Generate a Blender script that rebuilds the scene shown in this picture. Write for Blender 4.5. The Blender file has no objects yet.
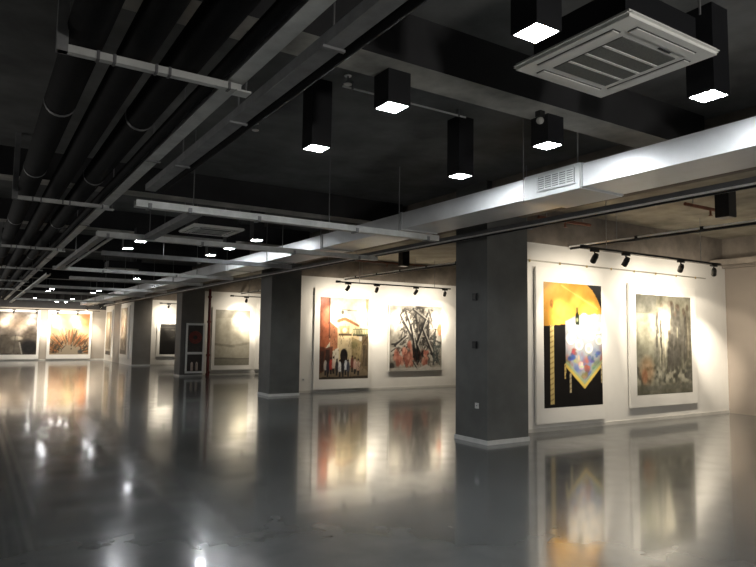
import bpy, bmesh, math
import numpy as np
from mathutils import Vector, Matrix

C = bpy.context.scene.collection
rng = np.random.default_rng(7)

# ------------------------------------------------------------------ materials
def mat(name, col, rough=.6, metal=0., noise=0., scale=4., spec=.5, emit=None, estr=0., bump=0., rnoise=0., stretch=None):
    m = bpy.data.materials.new(name); m.use_nodes = True
    nt = m.node_tree; b = nt.nodes['Principled BSDF']
    b.inputs['Base Color'].default_value = (*col, 1)
    b.inputs['Roughness'].default_value = rough
    b.inputs['Metallic'].default_value = metal
    b.inputs['Specular IOR Level'].default_value = spec
    if emit:
        b.inputs['Emission Color'].default_value = (*emit, 1); b.inputs['Emission Strength'].default_value = estr
    if noise or bump or rnoise:
        tc = nt.nodes.new('ShaderNodeTexCoord'); mp = nt.nodes.new('ShaderNodeMapping')
        n = nt.nodes.new('ShaderNodeTexNoise'); n.inputs['Scale'].default_value = scale; n.inputs['Detail'].default_value = 6
        n.inputs['Roughness'].default_value = .6
        if stretch: mp.inputs['Scale'].default_value = stretch
        nt.links.new(tc.outputs['Object'], mp.inputs['Vector']); nt.links.new(mp.outputs['Vector'], n.inputs['Vector'])
        if noise:
            r = nt.nodes.new('ShaderNodeValToRGB')
            r.color_ramp.elements[0].position = .3; r.color_ramp.elements[1].position = .72
            r.color_ramp.elements[0].color = (*[c*(1-noise) for c in col], 1)
            r.color_ramp.elements[1].color = (*[min(1, c*(1+noise)) for c in col], 1)
            nt.links.new(n.outputs['Fac'], r.inputs['Fac']); nt.links.new(r.outputs['Color'], b.inputs['Base Color'])
        if rnoise:
            mr = nt.nodes.new('ShaderNodeMapRange')
            mr.inputs['From Min'].default_value = .3; mr.inputs['From Max'].default_value = .7
            mr.inputs['To Min'].default_value = rough-rnoise; mr.inputs['To Max'].default_value = rough+rnoise
            nt.links.new(n.outputs['Fac'], mr.inputs['Value']); nt.links.new(mr.outputs['Result'], b.inputs['Roughness'])
        if bump:
            bp = nt.nodes.new('ShaderNodeBump'); bp.inputs['Strength'].default_value = bump; bp.inputs['Distance'].default_value = .02
            nt.links.new(n.outputs['Fac'], bp.inputs['Height']); nt.links.new(bp.outputs['Normal'], b.inputs['Normal'])
    return m

M = {}
M['wall'] = mat('white_plaster', (.78, .76, .72), .75, noise=.03, scale=3)
M['beige'] = mat('beige_panel', (.27, .23, .195), .6, noise=.05, scale=1.5)
M['farwall'] = mat('far_plaster', (.36, .32, .275), .7, noise=.05, scale=1.2)
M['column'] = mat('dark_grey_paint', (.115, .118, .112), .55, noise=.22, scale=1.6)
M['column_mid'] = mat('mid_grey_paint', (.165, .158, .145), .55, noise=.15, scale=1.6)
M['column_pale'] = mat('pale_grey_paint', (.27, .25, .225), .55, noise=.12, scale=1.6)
M['skirt'] = mat('pale_skirting', (.66, .66, .64), .45, noise=.1, scale=6)
M['wskirt'] = mat('white_skirting', (.62, .6, .56), .45, noise=.08, scale=6)
M['slab'] = mat('painted_concrete_slab', (.16, .163, .16), .9, noise=.4, scale=1.3)
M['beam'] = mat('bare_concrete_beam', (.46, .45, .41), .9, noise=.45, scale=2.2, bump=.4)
M['bay'] = mat('bay_concrete', (.34, .31, .25), .9, noise=.35, scale=1.6)
M['baybeam'] = mat('bay_beam_concrete', (.22, .19, .16), .9, noise=.35, scale=2.0)
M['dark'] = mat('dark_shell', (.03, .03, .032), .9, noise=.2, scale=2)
M['black'] = mat('black_metal', (.006, .0065, .009), .5, noise=.1, scale=8)
M['blacksatin'] = mat('black_satin', (.012, .012, .012), .4, noise=.1, scale=20)
M['pipe'] = mat('black_pipe_wrap', (.0045, .005, .006), .85, spec=.2, noise=.35, scale=3, bump=.3)
M['tray'] = mat('grey_tray_steel', (.68, .69, .67), .5, metal=.15, noise=.2, scale=5)
M['tray2'] = mat('dull_tray_steel', (.27, .275, .28), .55, metal=.2, noise=.25, scale=5)
M['darktray'] = mat('dark_tray_steel', (.17, .172, .18), .5, metal=.2, noise=.2, scale=5)
M['duct'] = mat('galvanised_sheet', (.82, .83, .84), .45, metal=.45, noise=.08, scale=2.5, rnoise=.08)
M['ductband'] = mat('galvanised_flange', (.55, .56, .57), .45, metal=.7, noise=.1, scale=4)
M['grille'] = mat('white_grille', (.74, .76, .76), .5, noise=.03, scale=5)
M['slot'] = mat('grille_shadow', (.16, .17, .17), .8, noise=.1, scale=5)
M['acpanel'] = mat('ac_plastic', (.93, .93, .89), .45, noise=.03, scale=3)
M['acgrid'] = mat('ac_intake_mesh', (.17, .175, .165), .7, noise=.25, scale=120)
M['acgap'] = mat('ac_gap', (.05, .05, .05), .7, noise=.1, scale=5)
M['frame'] = mat('white_frame', (.80, .78, .74), .5, noise=.02, scale=4)
M['framedge'] = mat('grey_frame_edge', (.10, .095, .09), .6, noise=.1, scale=4)
M['rail'] = mat('picture_rail_steel', (.45, .43, .38), .4, metal=.6, noise=.1, scale=10)
M['brass'] = mat('brass_hook', (.45, .34, .15), .4, metal=.8, noise=.1, scale=10)
M['rod'] = mat('hanger_rod', (.30, .30, .30), .4, metal=.6, noise=.1, scale=10)
M['conduit'] = mat('conduit_painted_glint', (.95, .93, .9), .45, metal=.0, noise=.2, scale=6)  # near-white diffuse colour stands in for the highlight on the conduits
M['redpipe'] = mat('red_pipe_paint', (.16, .018, .016), .4, noise=.15, scale=5)
M['brownpipe'] = mat('rusty_pipe_paint', (.20, .075, .045), .6, noise=.3, scale=8)
M['redhose'] = mat('red_hose', (.26, .05, .04), .5, noise=.15, scale=15)
M['cabin'] = mat('cabinet_interior', (.07, .06, .055), .6, noise=.2, scale=8)
M['metalw'] = mat('white_enamel', (.92, .92, .9), .4, noise=.03, scale=4)
M['ext'] = mat('pale_cylinder_paint', (.60, .50, .42), .4, noise=.1, scale=10)
M['plastic'] = mat('outlet_plastic', (.66, .66, .64), .45, noise=.02, scale=6)
M['glow'] = mat('downlight_diffuser', (1, 1, 1), .5, noise=.01, emit=(.93, .97, 1.), estr=150)
M['glowd'] = mat('far_diffuser', (1, 1, 1), .5, noise=.01, emit=(.95, .97, 1.), estr=70)
M['warmglow'] = mat('spot_lens', (1, .9, .75), .5, noise=.01, emit=(1, .85, .6), estr=5)
M['offlens'] = mat('unlit_lens', (.06, .06, .06), .3, noise=.05, scale=10)
M['bulb'] = mat('frosted_bulb', (.50, .49, .46), .3, noise=.05, scale=10)

def floor_mat():
    m = bpy.data.materials.new('polished_dark_concrete'); m.use_nodes = True
    nt = m.node_tree; b = nt.nodes['Principled BSDF']; L = nt.links.new
    tc = nt.nodes.new('ShaderNodeTexCoord')
    n1 = nt.nodes.new('ShaderNodeTexNoise'); n1.inputs['Scale'].default_value = .55; n1.inputs['Detail'].default_value = 3; n1.inputs['Roughness'].default_value = .62; n1.inputs['Distortion'].default_value = .4
    n2 = nt.nodes.new('ShaderNodeTexNoise'); n2.inputs['Scale'].default_value = 3.2; n2.inputs['Detail'].default_value = 2; n2.inputs['Distortion'].default_value = .25
    n3 = nt.nodes.new('ShaderNodeTexNoise'); n3.inputs['Scale'].default_value = 26.; n3.inputs['Detail'].default_value = 3
    for n in (n1, n2, n3): L(tc.outputs['Object'], n.inputs['Vector'])
    mx = nt.nodes.new('ShaderNodeMix'); mx.inputs[0].default_value = .38
    L(n1.outputs['Fac'], mx.inputs[2]); L(n2.outputs['Fac'], mx.inputs[3])
    r = nt.nodes.new('ShaderNodeValToRGB'); e = r.color_ramp.elements
    e[0].position = .30; e[0].color = (.078, .082, .082, 1)
    e[1].position = .72; e[1].color = (.135, .138, .134, 1)
    k = r.color_ramp.elements.new(.5); k.color = (.104, .108, .107, 1)
    L(mx.outputs[0], r.inputs['Fac']); L(r.outputs['Color'], b.inputs['Base Color'])
    mr = nt.nodes.new('ShaderNodeMapRange'); mr.inputs['From Min'].default_value = .35; mr.inputs['From Max'].default_value = .65
    mr.inputs['To Min'].default_value = .15; mr.inputs['To Max'].default_value = .20
    L(n2.outputs['Fac'], mr.inputs['Value']); L(mr.outputs['Result'], b.inputs['Roughness'])
    b.inputs['IOR'].default_value = 1.5
    b.inputs['Specular IOR Level'].default_value = .27
    b.inputs['Coat Weight'].default_value = .36; b.inputs['Coat Roughness'].default_value = .06; b.inputs['Coat IOR'].default_value = 1.5
    return m
M['floor'] = floor_mat()

def art_mat():
    m = bpy.data.materials.new('painted_surface'); m.use_nodes = True
    nt = m.node_tree; b = nt.nodes['Principled BSDF']
    a = nt.nodes.new('ShaderNodeAttribute'); a.attribute_name = 'paint'
    mu = nt.nodes.new('ShaderNodeMix'); mu.data_type = 'RGBA'; mu.blend_type = 'MULTIPLY'; mu.inputs[0].default_value = 1
    mu.inputs[7].default_value = (.66, .66, .66, 1)
    hs = nt.nodes.new('ShaderNodeHueSaturation'); hs.inputs['Saturation'].default_value = .97
    nt.links.new(a.outputs['Color'], hs.inputs['Color']); nt.links.new(hs.outputs['Color'], mu.inputs[6]); nt.links.new(mu.outputs[2], b.inputs['Base Color'])
    b.inputs['Roughness'].default_value = .42
    return m
M['art'] = art_mat()

# ------------------------------------------------------------------ mesh helpers
class MB:
    def __init__(s): s.bm = bmesh.new()
    def box(s, x0, x1, y0, y1, z0, z1, bevel=0):
        v = [s.bm.verts.new(p) for p in ((x0,y0,z0),(x1,y0,z0),(x1,y1,z0),(x0,y1,z0),(x0,y0,z1),(x1,y0,z1),(x1,y1,z1),(x0,y1,z1))]
        fs = [s.bm.faces.new([v[i] for i in f]) for f in ((3,2,1,0),(4,5,6,7),(0,1,5,4),(1,2,6,5),(2,3,7,6),(3,0,4,7))]
        if bevel:
            es = list({e for f in fs for e in f.edges})
            bmesh.ops.bevel(s.bm, geom=es, offset=bevel, segments=2, affect='EDGES')
        return s
    def tube(s, a, b, r, n=14, r2=None, cap=True):
        a, b = Vector(a), Vector(b); d = b-a
        q = d.to_track_quat('Z', 'Y').to_matrix().to_4x4()
        mt = Matrix.Translation((a+b)/2) @ q
        bmesh.ops.create_cone(s.bm, cap_ends=cap, segments=n, radius1=r, radius2=r if r2 is None else r2, depth=d.length, matrix=mt)
        return s
    def ball(s, c, r, sz=1.):
        bmesh.ops.create_uvsphere(s.bm, u_segments=16, v_segments=10, radius=r, matrix=Matrix.Translation(c) @ Matrix.Diagonal((1, 1, sz, 1)))
        return s
    def ring(s, c, R, r, axis='Y', n=28, k=8):
        g = []
        for i in range(n):
            t = 2*math.pi*i/n; row = []
            for j in range(k):
                u = 2*math.pi*j/k; rr = R + r*math.cos(u); h = r*math.sin(u)
                p = (rr*math.cos(t), h, rr*math.sin(t)) if axis == 'Y' else (rr*math.cos(t), rr*math.sin(t), h)
                row.append(s.bm.verts.new(Vector(c)+Vector(p)))
            g.append(row)
        for i in range(n):
            for j in range(k):
                s.bm.faces.new((g[i][j], g[(i+1)%n][j], g[(i+1)%n][(j+1)%k], g[i][(j+1)%k]))
        return s
    def done(s, name, m, parent=None, loc=(0,0,0), smooth=False, **props):
        bmesh.ops.recalc_face_normals(s.bm, faces=s.bm.faces)
        me = bpy.data.meshes.new(name); s.bm.to_mesh(me); s.bm.free()
        me.materials.append(M[m])
        if smooth:
            for p in me.polygons: p.use_smooth = True
            try: me.set_sharp_from_angle(angle=math.radians(40))
            except Exception: pass
        o = bpy.data.objects.new(name, me); C.objects.link(o); o.location = loc
        if parent: o.parent = parent
        for k, v in props.items(): o[k] = v
        return o

def thing(name, label, cat, loc=(0,0,0), group=None):
    o = bpy.data.objects.new(name, None); C.objects.link(o); o.location = loc; o.empty_display_size = .1
    o['label'] = label; o['category'] = cat
    if group: o['group'] = group
    return o

def tag(o, label, cat, group=None):
    o['label'] = label; o['category'] = cat
    if group: o['group'] = group
    return o

def struct(name, mb, m, label=None):
    o = mb.done(name, m); o['kind'] = 'structure'
    if label: o['label'] = label
    return o

def dup(root, loc, label, group=None):
    r = root.copy(); C.objects.link(r); r.location = loc; r['label'] = label
    if group: r['group'] = group
    for ch in list(root.children):
        c = ch.copy(); C.objects.link(c); c.parent = r
        for g in list(ch.children):
            d = g.copy(); C.objects.link(d); d.parent = c
    return r

# ------------------------------------------------------------------ dimensions (metres; X along the fin walls, Y down the hall)
XC0, XC1 = 6.53, 7.38            # column faces
COLY = [7.16, 15.40, 23.82, 32.15]
XR = 14.2; YF = 39.8; ZS = 4.0; XL = -6.0; YB = -5.0
ZW = 3.25                        # top of the fin walls

# ------------------------------------------------------------------ shell
struct('floor', MB().box(XL, XR+.2, YB, YF+.2, -.2, 0), 'floor', 'polished dark grey concrete floor')
struct('ceiling', MB().box(XL, XR+.2, YB, YF+.2, ZS, ZS+.2), 'slab', 'dark painted concrete ceiling slab')
struct('wall_left', MB().box(XL-.2, XL, YB, YF, 0, ZS), 'dark')
struct('wall_back', MB().box(XL, XR, YB-.2, YB, 0, ZS), 'dark')
struct('wall_far', MB().box(XL, XC0+.2, YF, YF+.2, 0, 2.9), 'farwall', 'far end wall in beige grey')
struct('trim_far', MB().box(XL, XR, YF-.03, YF+.2, 2.9, ZS), 'dark', 'dark bulkhead over the far wall')
struct('wall_right', MB().box(XR, XR+.2, YB, YF+.2, 0, 3.2), 'beige', 'beige wall closing the alcoves')
struct('trim_right', MB().box(XR-.12, XR+.2, YB, YF, 3.2, ZS), 'baybeam', 'concrete beam along the top of the beige wall')
struct('baseboard_far', MB().box(XL, XC0, YF-.02, YF, 0, .07), 'wskirt')

FIN = [c+.59 for c in COLY]
fin_lab = ['white alcove wall beside the nearest column', 'white alcove wall beside the second column', 'white alcove wall beside the third column', 'white alcove wall beside the fourth column']
for i, y in enumerate(FIN):
    struct('wall_alcove_%d' % (i+1), MB().box(XC1-.02, XR, y, y+.2, 0, ZW), 'wall', fin_lab[i])
    struct('baseboard_alcove_%d' % (i+1), MB().box(XC1, XR, y-.012, y, 0, .06), 'wskirt')
    struct('beam_alcove_%d' % (i+1), MB().box(XC1, XR-.12, y-.02, y+.26, ZW, ZS), 'baybeam')
for i, y in enumerate(COLY):
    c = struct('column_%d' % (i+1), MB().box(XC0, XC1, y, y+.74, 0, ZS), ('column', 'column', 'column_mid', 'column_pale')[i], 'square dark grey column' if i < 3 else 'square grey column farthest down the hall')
    MB().box(XC0-.014, XC1+.014, y-.014, y+.754, 0, .065).done('skirting', 'skirt', c, label='pale skirting band')

# side wall beyond the fourth column, facing the hall
struct('wall_side_1', MB().box(XC0, XC0+.2, 32.89, 35.27, 0, 3.1), 'wall', 'white wall facing the hall past the fourth column')
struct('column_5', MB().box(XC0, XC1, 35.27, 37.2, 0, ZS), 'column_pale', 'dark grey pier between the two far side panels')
struct('wall_side_2', MB().box(XC0, XC0+.2, 37.2, YF, 0, 3.1), 'wall', 'white wall facing the hall at the far corner')
struct('trim_side', MB().box(XC0+.02, XC0+.2, 32.89, YF, 3.1, ZS), 'dark')
struct('wall_side_3', MB().box(XC0-.01, XC0, 32.17, 32.88, .065, 3.1), 'wall', 'white lining on the hall side of the fourth column')

# cross beams under the slab
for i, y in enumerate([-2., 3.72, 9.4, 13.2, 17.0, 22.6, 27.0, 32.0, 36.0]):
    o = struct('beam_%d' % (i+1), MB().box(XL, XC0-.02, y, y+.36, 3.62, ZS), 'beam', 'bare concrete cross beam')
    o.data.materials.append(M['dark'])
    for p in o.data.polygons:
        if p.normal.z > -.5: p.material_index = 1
struct('beam_row', MB().box(XC0+.1, XC1-.1, YB, YF-.1, 3.5, ZS-.001), 'baybeam', 'concrete beam running over the row of columns')
for k, (ya, yb) in enumerate(zip([YB]+[f+.26 for f in FIN], [f-.02 for f in FIN]+[YF-.1])):
    struct('ceiling_bay_%d' % (k+1), MB().box(XC1-.09, XR-.12, ya, yb, 3.86, ZS-.002), 'bay', 'bare concrete ceiling of an alcove')

# ------------------------------------------------------------------ column fittings
t = thing('wall_outlet', 'white socket plate low on the nearest column', 'outlet', (XC0, 7.39, .56))
MB().box(-.010, 0, -.043, .043, -.043, .043, .003).done('plate', 'plastic', t)
MB().box(-.011, -.010, -.012, .012, -.006, .006).done('socket_slots', 'slot', t)
for z, lab in ((2.22, 'black switch box on the nearest column, upper of two'), (1.48, 'black switch box on the nearest column, lower of two')):
    t = thing('switch_box', lab, 'switch box', (XC0, 7.43, z), 'switch boxes on the nearest column')
    MB().box(-.025, 0, -.05, .05, -.055, .055, .004).done('box_body', 'black', t)
    MB().box(-.029, -.025, -.03, .03, -.03, .03).done('cover', 'blacksatin', t)
t = thing('wall_outlet', 'small white socket plate low on the alcove wall beside the street painting', 'outlet', (7.78, FIN[1], .36))
MB().box(-.04, .04, -.01, 0, -.04, .04, .003).done('plate', 'plastic', t)
MB().box(-.02, .02, -.012, -.010, -.012, .012).done('socket_slots', 'slot', t)

# hose cabinet on the third column
yc = COLY[2]
t = thing('fire_hose_cabinet', 'white framed fire hose cabinet on the third column', 'cabinet', (7.02, yc-.016, .12))
w = .35
MB().box(-w, w, -.16, 0, 0, 1.86).box(-w+.0, w, -.161, -.16, 0, 1.86).done('cabinet_body', 'framedge', t)
d = MB().box(-w, -w+.07, -.185, -.165, 0, 1.86).box(w-.07, w, -.185, -.165, 0, 1.86)
d.box(-w+.07, w-.07, -.185, -.165, 0, .08).box(-w+.07, w-.07, -.185, -.165, 1.78, 1.86).box(-w+.07, w-.07, -.185, -.165, .70, .79)
dd = d.done('door', 'metalw', t)
MB().box(-w+.07, w-.07, -.172, -.166, .79, 1.78).done('pane', 'cabin', dd)
MB().box(-w+.07, w-.07, -.172, -.166, .08, .70).done('pane', 'cabin', dd)
MB().tube((w-.1, -.185, .9), (w-.1, -.215, .9), .012).done('handle', 'blacksatin', dd)
h = MB()
for R in (.10, .14, .18, .22): h.ring((0, -.178, 1.33), R, .017)
h.done('hose_reel', 'redhose', t, smooth=True)
for x in (-.10, .08):
    MB().tube((x, -.178, .10), (x, -.178, .36), .045, r2=.045).tube((x, -.178, .36), (x, -.178, .42), .045, r2=.018).done('extinguisher', 'ext', t, smooth=True)
t = thing('fire_riser_pipe', 'red fire riser pipe standing beside the third column', 'pipe', (7.62, yc+.12, 0))
MB().tube((0, 0, 0), (0, 0, 3.3), .055).done('riser', 'redpipe', t, smooth=True)
for z in (.05, .78, 2.05, 3.0):
    MB().tube((0, 0, z-.04), (0, 0, z+.04), .078).done('coupling', 'redpipe', t, smooth=True)
MB().tube((0, -.06, .14), (0, -.16, .14), .04).done('outlet_stub', 'redpipe', t, smooth=True)

# ------------------------------------------------------------------ paintings
def s2l(c):
    c = np.asarray(c, float)
    return np.where(c <= .04045, c/12.92, ((c+.055)/1.055)**2.4)

class Canvas:
    def __init__(s, nx, ny, base):
        s.nx, s.ny = nx, ny
        u = (np.arange(nx)+.0)/(nx-1); v = (np.arange(ny)+.0)/(ny-1)
        s.U, s.V = np.meshgrid(u, v)
        s.a = np.ones((ny, nx, 3))*np.array(base)/255.
    def put(s, mask, col, alpha=1.):
        k = (np.clip(mask, 0, 1)*alpha)[..., None]
        s.a = s.a*(1-k)+np.array(col)/255.*k
    def noise(s, fx, fy, oct=3):
        out = np.zeros((s.ny, s.nx)); tot = 0
        for o in range(oct):
            gx, gy = int(fx*2**o)+2, int(fy*2**o)+2
            g = rng.random((gy+1, gx+1)); x = s.U*(gx-1); y = s.V*(gy-1)
            i, j = np.floor(x).astype(int), np.floor(y).astype(int); fx_, fy_ = x-i, y-j
            fx_, fy_ = fx_*fx_*(3-2*fx_), fy_*fy_*(3-2*fy_)
            z = (g[j, i]*(1-fx_)+g[j, i+1]*fx_)*(1-fy_)+(g[j+1, i]*(1-fx_)+g[j+1, i+1]*fx_)*fy_
            out += z*.5**o; tot += .5**o
        return out/tot
    def poly(s, pts, col, alpha=1.):
        n = len(pts); ins = np.zeros((s.ny, s.nx), bool)
        for i in range(n):
            (x0, y0), (x1, y1) = pts[i], pts[(i+1) % n]
            if y0 == y1: continue
            c = ((y0 > s.V) != (y1 > s.V)) & (s.U < (x1-x0)*(s.V-y0)/(y1-y0)+x0)
            ins ^= c
        s.put(ins.astype(float), col, alpha); return ins
    def ell(s, x, y, rx, ry, col, alpha=1., soft=.12):
        d = np.sqrt(((s.U-x)/rx)**2+((s.V-y)/ry)**2)
        s.put(np.clip((1-d)/soft+.5, 0, 1), col, alpha)
    def line(s, x0, y0, x1, y1, w, col, alpha=1., asp=1.):
        px, py = s.U-x0, (s.V-y0)*asp; dx, dy = x1-x0, (y1-y0)*asp
        tt = np.clip((px*dx+py*dy)/(dx*dx+dy*dy+1e-9), 0, 1)
        d = np.hypot(px-tt*dx, py-tt*dy)
        s.put(np.clip((w-d)/(w*.4)+.5, 0, 1), col, alpha)
    def mottle(s, amt, fx, fy, oct=4):
        n = (s.noise(fx, fy, oct)-.5)*2*amt
        s.a = np.clip(s.a+n[..., None], 0, 1)

def canvas_mesh(name, cv, w, h, parent, loc, facing='-Y'):
    """flat painted sheet, u to the right as seen, v downwards"""
    U, V = cv.U.ravel(), cv.V.ravel()
    if facing == '-Y': co = np.stack([(U-.5)*w, 0*U, (1-V)*h], 1)
    else: co = np.stack([0*U, -(U-.5)*w, (1-V)*h], 1)      # faces -X: right as seen is -Y
    nx, ny = cv.nx, cv.ny
    idx = np.arange(nx*ny).reshape(ny, nx)
    f = np.stack([idx[1:, :-1], idx[1:, 1:], idx[:-1, 1:], idx[:-1, :-1]], -1).reshape(-1, 4)
    me = bpy.data.meshes.new(name)
    me.from_pydata(co.tolist(), [], f.tolist())
    at = me.color_attributes.new('paint', 'FLOAT_COLOR', 'POINT')
    col = np.ones((nx*ny, 4), np.float32); col[:, :3] = s2l(np.clip(cv.a, 0, 1)).reshape(-1, 3)
    at.data.foreach_set('color', col.ravel())
    me.materials.append(M['art'])
    o = bpy.data.objects.new(name, me); C.objects.link(o); o.parent = parent; o.location = loc
    return o

REF = {0: 7.75, 1: 16.0, 2: 24.8, 3: 32.7, 4: 38.55}
def framed(label, cv, x0, x1, z0, z1, ix0, ix1, iz0, iz1, y, depth=.07, gap=.025, name='framed_painting', frame=True, group=None):
    """painting on an alcove wall (faces -Y); x/z bounds of frame, then of the artwork"""
    k = (y-depth-gap)/min(REF.values(), key=lambda q: abs(q-y))
    x0, x1, ix0, ix1 = [v*k for v in (x0, x1, ix0, ix1)]
    z0, z1, iz0, iz1 = [1.6+(v-1.6)*k for v in (z0, z1, iz0, iz1)]
    xc = (x0+x1)/2
    t = thing(name, label, 'painting', (xc, y, z0), group)
    MB().box(x0-xc, x1-xc, -depth-gap, -gap, 0, z1-z0, .004).done('frame_board' if frame else 'stretcher_box', 'frame', t)
    MB().box(x0-xc+.02, x1-xc-.02, -gap, 0, .04, z1-z0-.04).done('back_batten', 'framedge', t)
    canvas_mesh('artwork', cv, ix1-ix0, iz1-iz0, t, ((ix0+ix1)/2-xc, -depth-gap-.003, iz0-z0))
    return t

def side_framed(label, cv, y0, y1, z0, z1, iy0, iy1, iz0, iz1, x, depth=.05):
    yc_ = (y0+y1)/2
    t = thing('framed_painting', label, 'painting', (x, yc_, z0))
    MB().box(-depth, 0, y0-yc_, y1-yc_, 0, z1-z0, .004).done('frame_board', 'frame', t)
    canvas_mesh('artwork', cv, iy1-iy0, iz1-iz0, t, (-depth-.003, (iy0+iy1)/2-yc_, iz0-z0), facing='-X')
    return t

# --- 1: black picture with the yellow ground and laid table
cv = Canvas(126, 178, (13, 11, 12))
g = cv.poly([(0, 0), (.74, 0), (.84, .045), (.92, .11), (1., .20), (1, .30), (.60, .30), (.34, .335), (0, .355)], (208, 152, 44))
n = cv.noise(3, 2, 3)
cv.put(g*np.clip(n*2-.8, 0, 1), (226, 180, 76), .7); cv.put(g*np.clip(.55-n, 0, 1)*2, (190, 128, 34), .6)
cv.line(.3, .02, .93, .2, .008, (250, 214, 110), .6, 1.42); cv.line(.02, .22, .3, .30, .012, (226, 140, 40), .4, 1.42)
cv.ell(.13, .17, .03, .03, (150, 92, 24), .6); cv.ell(.13, .19, .02, .02, (120, 70, 20), .5)
cl = cv.poly([(.36, .31), (.55, .26), (1, .24), (1, .665), (.68, .85), (.36, .67)], (158, 162, 164))
n2 = cv.noise(7, 8, 3); n3 = cv.noise(9, 10, 2)
low = np.clip((cv.V-.48)*6, 0, 1)
cv.put(cl*np.clip(n2*4-1.9, 0, 1)*low, (96, 116, 176), .85); cv.put(cl*np.clip(n3*5-2.8, 0, 1)*low, (196, 84, 60), .75)
cv.put(cl*np.clip(.42-n2, 0, 1)*7*low, (120, 140, 104), .7); cv.put(cl*np.clip(n3*4-2.2, 0, 1)*(1-low), (170, 160, 176), .5)
for (x, y, r) in ((.46, .36, .085), (.68, .285, .08), (.87, .275, .06), (.93, .36, .09), (.44, .45, .09), (.62, .40, .085), (.80, .42, .08), (.94, .46, .075), (.58, .5, .08), (.75, .53, .075)):
    cv.ell(x, y, r, r*.62, (150, 150, 152), .8); cv.ell(x+.01, y, r*.92, r*.56, (222, 218, 208)); cv.ell(x+.005, y+.004, r*.5, r*.3, (196, 182, 156), .7)
for (x, y, c) in ((.5, .56, (140, 70, 64)), (.55, .62, (180, 166, 120)), (.8, .62, (84, 92, 140)), (.72, .7, (170, 92, 70)), (.9, .58, (84, 100, 146)), (.62, .68, (200, 198, 184)), (.46, .6, (70, 86, 140)), (.86, .68, (140, 150, 110)), (.68, .76, (150, 120, 90))):
    for q in range(7):
        cv.ell(x+.07*(rng.random()-.5), y+.045*(rng.random()-.5), .015+.03*rng.random(), .007+.016*rng.random(), [v*(.75+.5*rng.random()) for v in c], .75, .6)
for q in range(2):
    cv.line(.36, .665, .68, .845, .020, (236, 204, 96), .95, 1.42); cv.line(.68, .845, 1, .66, .020, (236, 204, 96), .95, 1.42)
cv.line(.38, .65, .68, .815, .016, (170, 186, 140), .8, 1.42); cv.line(.68, .815, 1, .635, .016, (170, 186, 140), .8, 1.42)
cv.poly([(.53, .335), (.53, .255), (.55, .235), (.55, .195), (.575, .195), (.575, .235), (.595, .255), (.595, .335)], (28, 38, 20)); cv.ell(.56, .295, .02, .018, (200, 200, 150), .6)
def leg(x, y0, y1, wd, c):
    cv.poly([(x-wd, y0), (x+wd, y0), (x+wd*.9, y1), (x-wd*.9, y1)], c)
    k = (np.abs(cv.U-x) < wd*.8) & (cv.V > y0) & (cv.V < y1)
    cv.put(k*np.clip(np.sin(cv.V*150+cv.U*40)*2-.6, 0, 1), (120, 90, 50), .5)
leg(.13, .345, .975, .034, (222, 198, 128)); leg(.435, .73, .89, .018, (206, 190, 150)); leg(.345, .66, .775, .016, (214, 186, 110)); leg(.985, .66, .82, .014, (206, 190, 150))
cv.mottle(.03, 20, 28, 2)
y1 = FIN[0]
framed('tall painting with yellow ground, white plates and black lower half', cv, 8.19, 9.99, .12, 2.84, 8.375, 9.92, .39, 2.585, y1, .045, .018)

# --- 2: grey picture with shadowy figures
cv = Canvas(120, 130, (126, 124, 108))
cv.mottle(.16, 6, 6, 5)
cv.poly([(0, 0), (.36, 0), (.36, .19), (0, .19)], (104, 103, 94), .8); cv.poly([(.36, 0), (1, 0), (1, .14), (.36, .10)], (128, 124, 108), .6)
cv.poly([(0, .19), (.30, .19), (.30, .9), (0, .9)], (160, 158, 138), .6)
for (x, w_, a, b, c) in ((.36, .045, .18, .62, (92, 90, 82)), (.45, .06, .12, .72, (120, 114, 98)), (.60, .075, .09, .78, (70, 68, 62)), (.74, .09, .12, .73, (62, 60, 54)), (.86, .06, .16, .66, (86, 82, 74)), (.93, .05, .12, .66, (104, 96, 82))):
    cv.ell(x, (a+b)/2, w_, (b-a)/2, c, .75, .5); cv.ell(x, a-.01, w_*.5, .035, (96, 84, 70), .8, .4)
for i in range(26):
    x = .35+.6*rng.random(); cv.line(x, .12+.3*rng.random(), x+.04*(rng.random()-.5), .55+.25*rng.random(), .006, (50, 50, 46) if i % 2 else (196, 190, 164), .5)
low = np.clip((cv.V-.66)*7, 0, 1)*np.clip((.93-cv.V)*14, 0, 1); nn = cv.noise(22, 22, 2)
cv.put(low*np.clip(nn*5-2.4, 0, 1), (196, 192, 172), .8); cv.put(low*np.clip(.44-nn, 0, 1)*8, (70, 70, 64), .7)
cv.ell(.17, .76, .12, .13, (186, 140, 96), .55, .7); cv.ell(.13, .82, .05, .07, (196, 120, 80), .5, .6)
cv.ell(.94, .82, .08, .045, (84, 82, 76), .7, .4); cv.poly([(.15, .92), (1, .90), (1, .955), (.1, .965)], (112, 112, 102), .5)
cv.ell(.45, .36, .2, .2, (214, 208, 186), .6, .9); cv.ell(.56, .30, .12, .2, (226, 220, 198), .6, .9)  # spotlight hot spot painted into the canvas as pale cream
for (x, a, b, wd) in ((.37, .22, .5, .018), (.43, .3, .58, .014), (.64, .10, .72, .035), (.70, .2, .7, .03), (.76, .14, .68, .026), (.58, .4, .74, .03), (.88, .2, .64, .02)):
    for q in range(4):
        x_ = x+.03*(rng.random()-.5); a_ = a+(b-a)*.25*q; cv.line(x_, a_, x_+.03*(rng.random()-.5), a_+(b-a)*.3, wd*(.6+.6*rng.random()), (66+20*(q % 2), 63+20*(q % 2), 57+18*(q % 2)), .8, 1.1)
    cv.ell(x, a-.02, wd*.9, .03, (92, 80, 68), .8, .5)
cv.mottle(.09, 26, 30, 3)
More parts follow.
